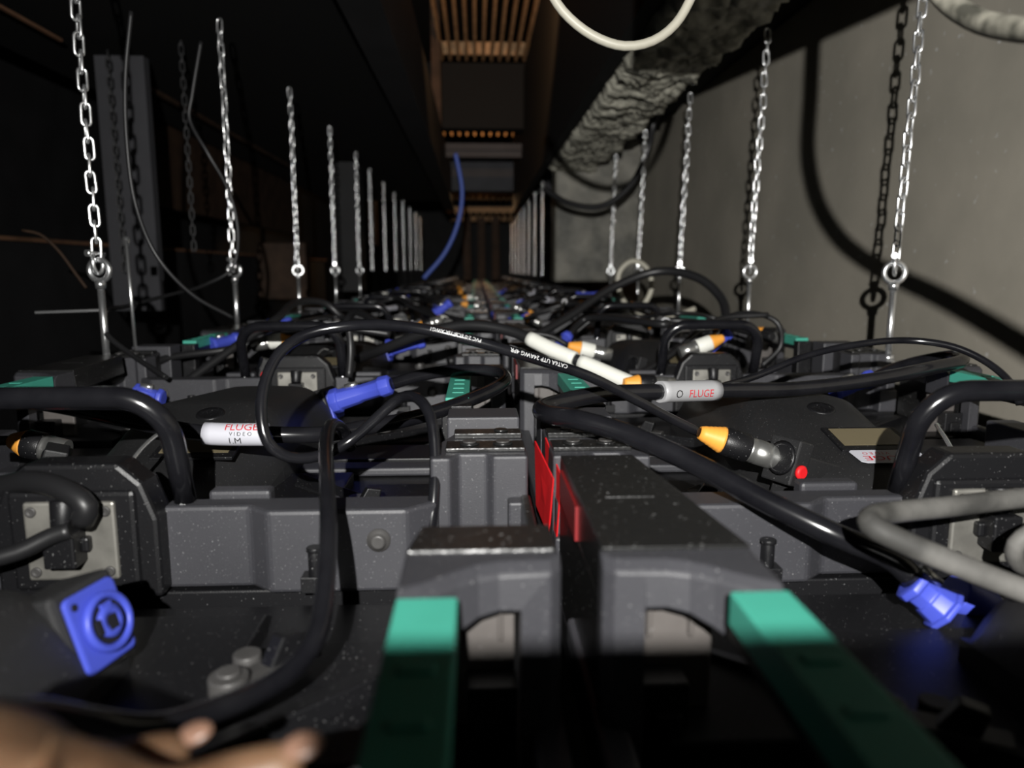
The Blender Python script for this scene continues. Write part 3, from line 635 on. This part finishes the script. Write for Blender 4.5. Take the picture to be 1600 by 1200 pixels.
# C1 thick power cable with grey lettered sleeve
o, P = cable([(1428, 905, .34), (1395, 875, .345), (1310, 838, .35), (1200, 785, .37), (1080, 722, .40), (980, 678, .425), (900, 655, .44), (858, 648, .455), (846, 640, .475), (870, 630, .50), (940, 616, .53), (1040, 612, .56), (1120, 610, .58), (1250, 607, .61), (1370, 592, .63), (1460, 574, .65), (1502, 564, .67), (1495, 556, .70), (1450, 562, .73), (1400, 575, .76), (1362, 592, .78)],
            0.0062, 'cable', 'thick glossy black power cable doubling back through a pale grey lettered sleeve', name='power_cable')
i0 = near_idx(P, 1022, 614, .56); i1 = near_idx(P, 1115, 611, .58)
sv = sleeve(P, i0, i1+1, 0.0085, 'greysleeve', o); sv['label'] = 'pale grey sleeve with red lettering'
cum = 0
for a_, b_ in zip(P[:(i0+i1)//2], P[1:(i0+i1)//2+1]): cum += (b_-a_).length
side = Vector((0, -1.0, -0.10))
text_on_path('lettering', 'FLUGE', 0.0085, 'redink', P, 0.0085, cum+0.010, side, sv)
text_on_path('logo_mark', 'O', 0.009, 'blackink', P, 0.0085, cum-0.012, side, sv)
power_plug(PY(1300, 612, .78), PY(1366, 590, .78), o)
power_plug(PY(1478, 955, .335), PY(1420, 908, .342), o)
# continuation coupler: blue then pale tip
r = empty('cable_coupler', PY(1530, 945, .36)); tag(r, 'blue and pale grey inline plug lying under the dusty grey cable', 'plug')
q = MB(); d0 = PY(1490, 925, .36)-r.location; d1 = PY(1545, 955, .36)-r.location; d2 = PY(1605, 975, .36)-r.location
q.cyl(d0, d1, 0.011, 0.0105, 12); q.build('body', 'blue', r, 0.001)
q = MB(); q.cyl(d1, d2, 0.0095, 0.008, 12); q.build('tip', 'white', r, 0.001)

# C2 thin printed data cable
o, P = cable([(1093, 676, .505), (1050, 655, .50), (980, 618, .485), (915, 586, .47), (840, 562, .46), (760, 538, .455), (680, 518, .455), (610, 508, .46), (540, 510, .465), (480, 522, .46), (440, 548, .45), (416, 590, .44), (408, 640, .43), (418, 690, .425), (450, 714, .43), (500, 712, .44), (545, 690, .45), (590, 652, .45), (625, 622, .45), (652, 622, .44), (672, 650, .43), (680, 710, .42), (676, 800, .405), (662, 885, .40)],
            0.0034, 'cable', 'thin glossy black data cable printed in white, sweeping in a wide loop', name='data_cable')
data_plug(PY(1218, 718, .50), PY(1094, 676, .505), o)
iT = near_idx(P, 838, 561, .46); cum = sum((P[i+1]-P[i]).length for i in range(iT))
text_on_path('printed_text', 'CAT6A UTP 24AWG 4PR', 0.0036, 'whiteink', P, 0.0034, cum, Vector((0, -0.9, 0.45)), o)
iT = near_idx(P, 716, 526, .455); cum = sum((P[i+1]-P[i]).length for i in range(iT))
text_on_path('printed_text', 'PVC 2-0 ECB-TIA AWG1', 0.0030, 'whiteink', P, 0.0034, cum, Vector((0, -0.9, 0.45)), o)
# C3 foreground glossy cable
o, P = cable([(548, 700, .50), (535, 672, .49), (518, 664, .46), (510, 690, .42), (511, 760, .36), (513, 840, .32), (508, 920, .29), (492, 1000, .265), (450, 1052, .25), (390, 1088, .235), (310, 1118, .215), (235, 1138, .20), (150, 1130, .19), (60, 1115, .175), (-80, 1120, .15)],
            0.0041, 'cable', 'glossy black cable hanging over and curving down towards the hand', name='power_cable')
# C4 cable with white sleeve, ending at blue plug
o, P = cable([(-60, 620, .50), (60, 628, .50), (150, 645, .50), (240, 664, .50), (320, 677, .50), (420, 679, .50), (500, 679, .51), (570, 668, .53), (650, 652, .55), (720, 630, .58), (775, 606, .62), (790, 592, .65), (776, 581, .68), (730, 578, .69), (670, 584, .70), (612, 600, .71)],
            0.0058, 'cable', 'thick black power cable with white lettered sleeve running in from the left', name='power_cable')
i0 = near_idx(P, 318, 677, .50); i1 = near_idx(P, 425, 679, .50)
sv = sleeve(P, i0, i1+1, 0.0078, 'sticker', o); sv['label'] = 'white sleeve with red and black lettering'
cum = sum((P[i+1]-P[i]).length for i in range((i0+i1)//2))
text_on_path('lettering', 'FLUGE', 0.0075, 'redink', P, 0.0078, cum+0.008, Vector((0, -0.72, 0.85)), sv)
text_on_path('small_lettering', 'V I D E O', 0.0036, 'blackink', P, 0.0078, cum+0.008, Vector((0, -0.99, 0.25)), sv)
text_on_path('length_mark', '1.M', 0.0062, 'blackink', P, 0.0078, cum+0.004, Vector((0, -0.9, -0.35)), sv)
power_plug(PY(520, 628, .72), PY(612, 600, .71), o)
# dusty grey cables at right
o, P = cable([(1720, 770, .36), (1600, 778, .35), (1480, 792, .335), (1400, 800, .325), (1362, 808, .31), (1362, 822, .30), (1400, 842, .295), (1470, 872, .29), (1560, 908, .285), (1700, 960, .28)], 0.0052, 'cable_dusty', 'dusty grey cable bent sharply at the right edge of the picture', name='power_cable')
o, P = cable([(1720, 800, .33), (1630, 822, .33), (1588, 850, .33), (1590, 880, .335), (1640, 900, .34), (1720, 910, .34)], 0.0042, 'cable_dusty', 'small dusty grey cable loop cut by the right edge', name='power_cable')
# C6 white sleeves cable
o, P = cable([(560, 560, 1.0), (600, 545, .95), (660, 522, .92), (730, 508, .9), (800, 518, .88), (860, 545, .85), (930, 575, .82), (1000, 605, .79), (1020, 612, .78)], 0.0065, 'cable_soft', 'black cable carrying two long white sleeves in the middle', name='data_cable')
a = near_idx(P, 824, 528, .87); b_ = near_idx(P, 903, 563, .835); c_ = near_idx(P, 908, 566, .832); d_ = near_idx(P, 990, 600, .795)
for (u, v) in ((a, b_), (c_, d_)):
    sv = sleeve(P, u, v+1, 0.0088, 'white', o); sv['label'] = 'white sleeve'
data_plug(PY(1052, 602, .80), PY(975, 598, .79), o)
# C7 thin bright cable right
o, P = cable([(1120, 606, .62), (1180, 588, .65), (1260, 556, .66), (1340, 538, .66), (1420, 532, .66), (1490, 542, .64), (1545, 568, .62), (1580, 600, .60), (1594, 632, .59)], 0.0032, 'cable', 'thin black cable arching in front of the wall at right', name='data_cable')
# C8 soft black arc
cable([(700, 565, 1.3), (800, 540, 1.35), (880, 500, 1.4), (960, 448, 1.45), (1030, 424, 1.45), (1090, 434, 1.4), (1128, 468, 1.35), (1136, 510, 1.3)], 0.0085, 'cable_soft', 'soft black cable arching up in front of the far wall chains', name='power_cable')
cable([(1125, 520, 1.15), (1140, 495, 1.15), (1180, 490, 1.12), (1215, 505, 1.1), (1220, 540, 1.1), (1190, 572, 1.1)], 0.004, 'cable_soft', 'small black cable loop behind the arched handle', name='data_cable')
cable([(985, 590, .95), (1040, 560, 1.0), (1090, 520, 1.05), (1130, 497, 1.1), (1200, 492, 1.1)], 0.0042, 'cable_soft', 'black cable crossing in front of the arched handle', name='data_cable')
# cream cable ring
cable([(968, 497, 1.9), (1000, 482, 1.9), (1018, 450, 1.9), (1010, 418, 1.9), (988, 408, 1.9), (968, 425, 1.9), (968, 455, 1.9), (985, 483, 1.9), (1020, 494, 1.85), (1060, 492, 1.8), (1086, 482, 1.8)], 0.0068, 'cream', 'cream cable tied in a ring by the fourth right chain', name='cream_cable')
# cream loop top, conduit casting the long wall shadow
cable([(850, -30, .62), (880, 18, .62), (925, 55, .62), (975, 72, .62), (1020, 64, .62), (1055, 38, .62), (1082, -8, .62), (1100, -60, .62)], 0.0038, 'cream', 'cream cable hanging in a loop at the top of the picture', name='cream_cable')
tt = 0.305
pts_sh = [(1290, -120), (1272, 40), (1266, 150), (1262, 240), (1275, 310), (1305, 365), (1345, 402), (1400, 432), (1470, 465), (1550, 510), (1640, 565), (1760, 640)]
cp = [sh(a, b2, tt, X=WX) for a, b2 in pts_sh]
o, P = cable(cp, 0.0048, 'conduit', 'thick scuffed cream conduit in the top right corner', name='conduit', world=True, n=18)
# black hose against pillar
cable([(1046, 120, 2.45), (1022, 190, 2.6), (1012, 235, 2.6), (985, 290, 2.65), (940, 322, 2.7), (890, 318, 2.75), (850, 295, 2.8)], 0.011, 'cable_soft', 'black hose sagging across the pillar at the wall end', name='hose')
# left side thin cables
cable([(205, 18, .95), (196, 120, .95), (198, 220, .95), (212, 320, .95), (245, 400, .95), (300, 460, .97), (365, 497, 1.0)], 0.0026, 'cable_soft', 'thin black cable falling past the grey upright board', name='thin_cable')
cable([(314, 65, 1.3), (300, 150, 1.3), (296, 185, 1.3), (325, 240, 1.3), (358, 300, 1.32), (372, 370, 1.33), (362, 420, 1.33), (320, 445, 1.3), (260, 462, 1.2), (200, 478, 1.1), (164, 490, .95), (165, 520, .92), (200, 550, .9), (260, 590, .85)], 0.0030, 'cable_soft', 'thin black cable draped round the second left chain', name='thin_cable')
cable([(35, 360, 1.1), (62, 366, 1.1), (90, 390, 1.1), (120, 430, 1.1), (135, 450, 1.1)], 0.0022, 'wood', 'thin brown cable drooping from the left ledge', name='thin_cable')
cable([(712, 240, 3.2), (722, 300, 3.2), (715, 350, 3.2), (695, 395, 3.2), (662, 435, 3.2)], 0.009, 'bluecord', 'blue cable hanging in a curve in the tunnel', name='blue_cable')
# left/middle black cables
cable([(230, 640, .95), (300, 590, 1.0), (370, 540, 1.05), (430, 500, 1.1), (465, 472, 1.2), (510, 475, 1.25), (540, 500, 1.25), (600, 520, 1.2)], 0.006, 'cable_soft', 'black cable rising and falling before the third left chain', name='power_cable')
cable([(170, 600, .9), (260, 560, 1.0), (360, 545, 1.05), (450, 520, 1.05), (530, 512, 1.0), (610, 522, 1.0)], 0.005, 'cable_soft', 'black cable lying across the left panels at mid distance', name='power_cable')
cable([(540, 475, 1.9), (600, 472, 1.9), (650, 480, 1.85), (720, 500, 1.7), (800, 505, 1.6)], 0.007, 'cable_soft', 'black cable lying beyond the white sleeves', name='power_cable')
cable([(545, 510, .85), (548, 545, .85), (545, 590, .84)], 0.0042, 'cable_soft', 'short black cable standing up beside the round loop', name='data_cable')
cable([(0, 760, .40), (50, 752, .385), (100, 765, .375), (135, 792, .37), (128, 815, .372)], 0.0058, 'cable_soft', 'dark cable looping into the steel connector plate at left', name='control_cable')
cable([(-40, 880, .36), (30, 862, .365), (80, 838, .37), (112, 828, .372)], 0.0045, 'cable_soft', 'dark cable entering the steel connector plate from lower left', name='control_cable')
# loose plugs
def loose_data(x0, y0, x1, y1, Y, label, tail=None, dark=True):
    r = empty('data_plug_end', PY((x0+x1)/2, (y0+y1)/2, Y), label, 'plug', 'amber booted data plugs'); l = r.location
    data_plug(PY(x0, y0, Y)-l, PY(x1, y1, Y)-l, r, dark)
    if tail: q = MB(); q.tube(spline([PY(x1, y1, Y)-l]+[PY(a, b2, c2)-l for a, b2, c2 in tail]), 0.0035, 8); q.build('cable', 'cable_soft', r)
def loose_power(x0, y0, x1, y1, Y, label, tail=None):
    r = empty('power_plug_end', PY((x0+x1)/2, (y0+y1)/2, Y), label, 'plug', 'blue power plugs'); l = r.location
    power_plug(PY(x0, y0, Y)-l, PY(x1, y1, Y)-l, r)
    if tail: q = MB(); q.tube(spline([PY(x1, y1, Y)-l]+[PY(a, b2, c2)-l for a, b2, c2 in tail]), 0.006, 8); q.build('cable', 'cable_soft', r)
loose_data(104, 706, 16, 688, .53, 'amber ribbed plug with steel nose at the left edge', [(-40, 690, .52)])
loose_data(955, 555, 888, 540, 1.0, 'amber plug lying just behind the upper white sleeve', [(860, 525, 1.0), (800, 520, 1.0)], dark=False)
loose_data(1062, 552, 1130, 528, .95, 'amber plug under the arched handle with pale nose', None, dark=False)
loose_data(690, 500, 650, 512, 1.3, 'amber plug above the farther blue plug', [(620, 520, 1.25)])
loose_data(395, 540, 460, 527, 1.05, 'amber plug by the big cable loop at left', [(500, 522, 1.0)], False)
loose_data(800, 478, 835, 492, 1.9, 'small amber plug far off in the middle', None)
loose_data(880, 480, 912, 466, 2.1, 'small amber plug far off near the pillar foot', None)
loose_data(845, 506, 820, 494, 1.7, 'small amber plug beyond the soft black arc', None)
loose_data(990, 515, 1020, 506, 1.5, 'small amber plug below the cream ring', None)
loose_power(605, 545, 664, 532, .98, 'blue plug in the middle of the left panels, behind the printed cable', [(720, 515, .98), (790, 515, 1.0)])
loose_power(680, 490, 705, 472, 1.6, 'small blue plug far off in the centre', None)
loose_power(900, 462, 940, 460, 2.2, 'small blue plug far off beside the soft black arc', None)
loose_power(1105, 545, 1140, 518, 1.0, 'bright blue plug stub behind the arched handle', None)
loose_power(212, 618, 256, 624, .74, 'blue plug glimpsed under the left handle', None)
loose_power(618, 455, 640, 462, 2.6, 'tiny blue plug at the far left of the tunnel', None)
# jumper cables over the far panels
for k in range(2, 11):
    for side in ('left', 'right'):
        cx = CXS[side]; cy = 0.14+0.5*k
        for j in range(2):
            a0 = random.uniform(-.2, -.12); pts = []
            for i in range(6):
                pts.append((cx+a0+i*0.06+random.uniform(-.02, .02), cy+random.uniform(-.14, .14), -0.095+0.035*math.sin(math.pi*i/5)*random.uniform(.2, 1)))
            pts[0] = (pts[0][0], pts[0][1], -0.105)
            kind = 'power' if j == 0 else 'data'
            o, P = cable(pts, 0.0058 if j == 0 else 0.0035, 'cable_soft', '%s black cable lying on the %s row, %s-hand panel' % ('thick' if j == 0 else 'thin', words[k], side), name=kind+'_cable', world=True, n=8)
            if (k+j) % 2 == 0:
                n0 = random.randrange(len(P)//4, len(P)//2); n1 = min(len(P)-2, n0+random.choice((9, 12)))
                sleeve(P, n0, n1, 0.0078 if j == 0 else 0.006, random.choice(('white', 'greysleeve', 'sticker')), o)
            if k < 9:
                if j == 0: power_plug(P[0]+(P[0]-P[3]).normalized()*0.05, P[0], o)
                else: data_plug(P[-1]+(P[-1]-P[-4]).normalized()*0.06, P[-1], o, dark=(k % 2 == 0))

# ---------------------------------------------------------------- photographer's phone (behind the camera) and hand
r = empty('phone', (0.046, -0.012, -0.03), 'black phone held just behind the viewpoint', 'phone')
q = MB(); q.box(-0.074, 0.074, -0.004, 0.004, -0.034, 0.0435); q.build('body', 'black', r, 0.002)

def skin_chain(joints, edges, name, m, par=None, sub=2):
    me = bpy.data.meshes.new(name); me.from_pydata([tuple(j[0]) for j in joints], edges, []); o = bpy.data.objects.new(name, me); C.objects.link(o)
    sk = o.modifiers.new('skin', 'SKIN'); sk.use_smooth_shade = True
    me.skin_vertices.new() if not me.skin_vertices else None
    for i, j in enumerate(joints):
        v = me.skin_vertices[0].data[i]; v.radius = (j[1], j[1]); v.use_root = (i == 0)
    sb = o.modifiers.new('subsurf', 'SUBSURF'); sb.levels = sub; sb.render_levels = sub
    me.materials.append(M[m]); 
    if par: o.parent = par
    return o
hr = empty('hand', PY(60, 1230, .12), 'bare hand reaching in at the lower left corner, fingers along the cable', 'hand'); hl = hr.location.copy()
def hp_(px, py, Y, r): return (PY(px, py, Y)-hl, r)
J = [hp_(-500, 1260, .10, .024), hp_(-250, 1240, .11, .020), hp_(-60, 1240, .118, .0135), hp_(120, 1262, .125, .0125),
     hp_(240, 1262, .130, .0080), hp_(345, 1228, .135, .0064), hp_(425, 1206, .137, .0058), hp_(478, 1190, .138, .0046),
     hp_(150, 1228, .142, .0075), hp_(230, 1192, .150, .0062), hp_(303, 1168, .155, .0050),
     hp_(200, 1330, .125, .0082), hp_(330, 1310, .130, .0066), hp_(450, 1290, .135, .0054),
     hp_(150, 1400, .125, .0080), hp_(280, 1390, .130, .0064), hp_(400, 1370, .133, .0052),
     hp_(60, 1470, .122, .0072), hp_(180, 1470, .126, .0056), hp_(280, 1460, .128, .0046)]
E = [(0, 1), (1, 2), (2, 3), (3, 4), (4, 5), (5, 6), (6, 7), (2, 8), (8, 9), (9, 10), (3, 11), (11, 12), (12, 13), (3, 14), (14, 15), (15, 16), (3, 17), (17, 18), (18, 19)]
skin_chain(J, E, 'skin', 'skin', hr)

def nail(px, py, Y, px2, py2, w, l, name='nail'):
    c = PY(px, py, Y)-hl; d = (PY(px2, py2, Y)-hl-c).normalized(); n = Vector((0, -0.35, 0.94)); n = (n-d*n.dot(d)).normalized(); sd = n.cross(d)
    bm = bmesh.new(); bmesh.ops.create_uvsphere(bm, u_segments=16, v_segments=8, radius=1)
    bmesh.ops.transform(bm, matrix=Matrix.Translation(c) @ Matrix(((d.x, sd.x, n.x, 0), (d.y, sd.y, n.y, 0), (d.z, sd.z, n.z, 0), (0, 0, 0, 1))) @ Matrix.Diagonal((l, w, 0.0014, 1)), verts=bm.verts[:])
    for f in bm.faces: f.smooth = True
    q = MB(); q.bm.free(); q.bm = bm; q.build(name, 'nail', hr)
nail(472, 1166, .1372, 520, 1158, .0032, .0044)
nail(304, 1146, .1550, 340, 1137, .0030, .0042)
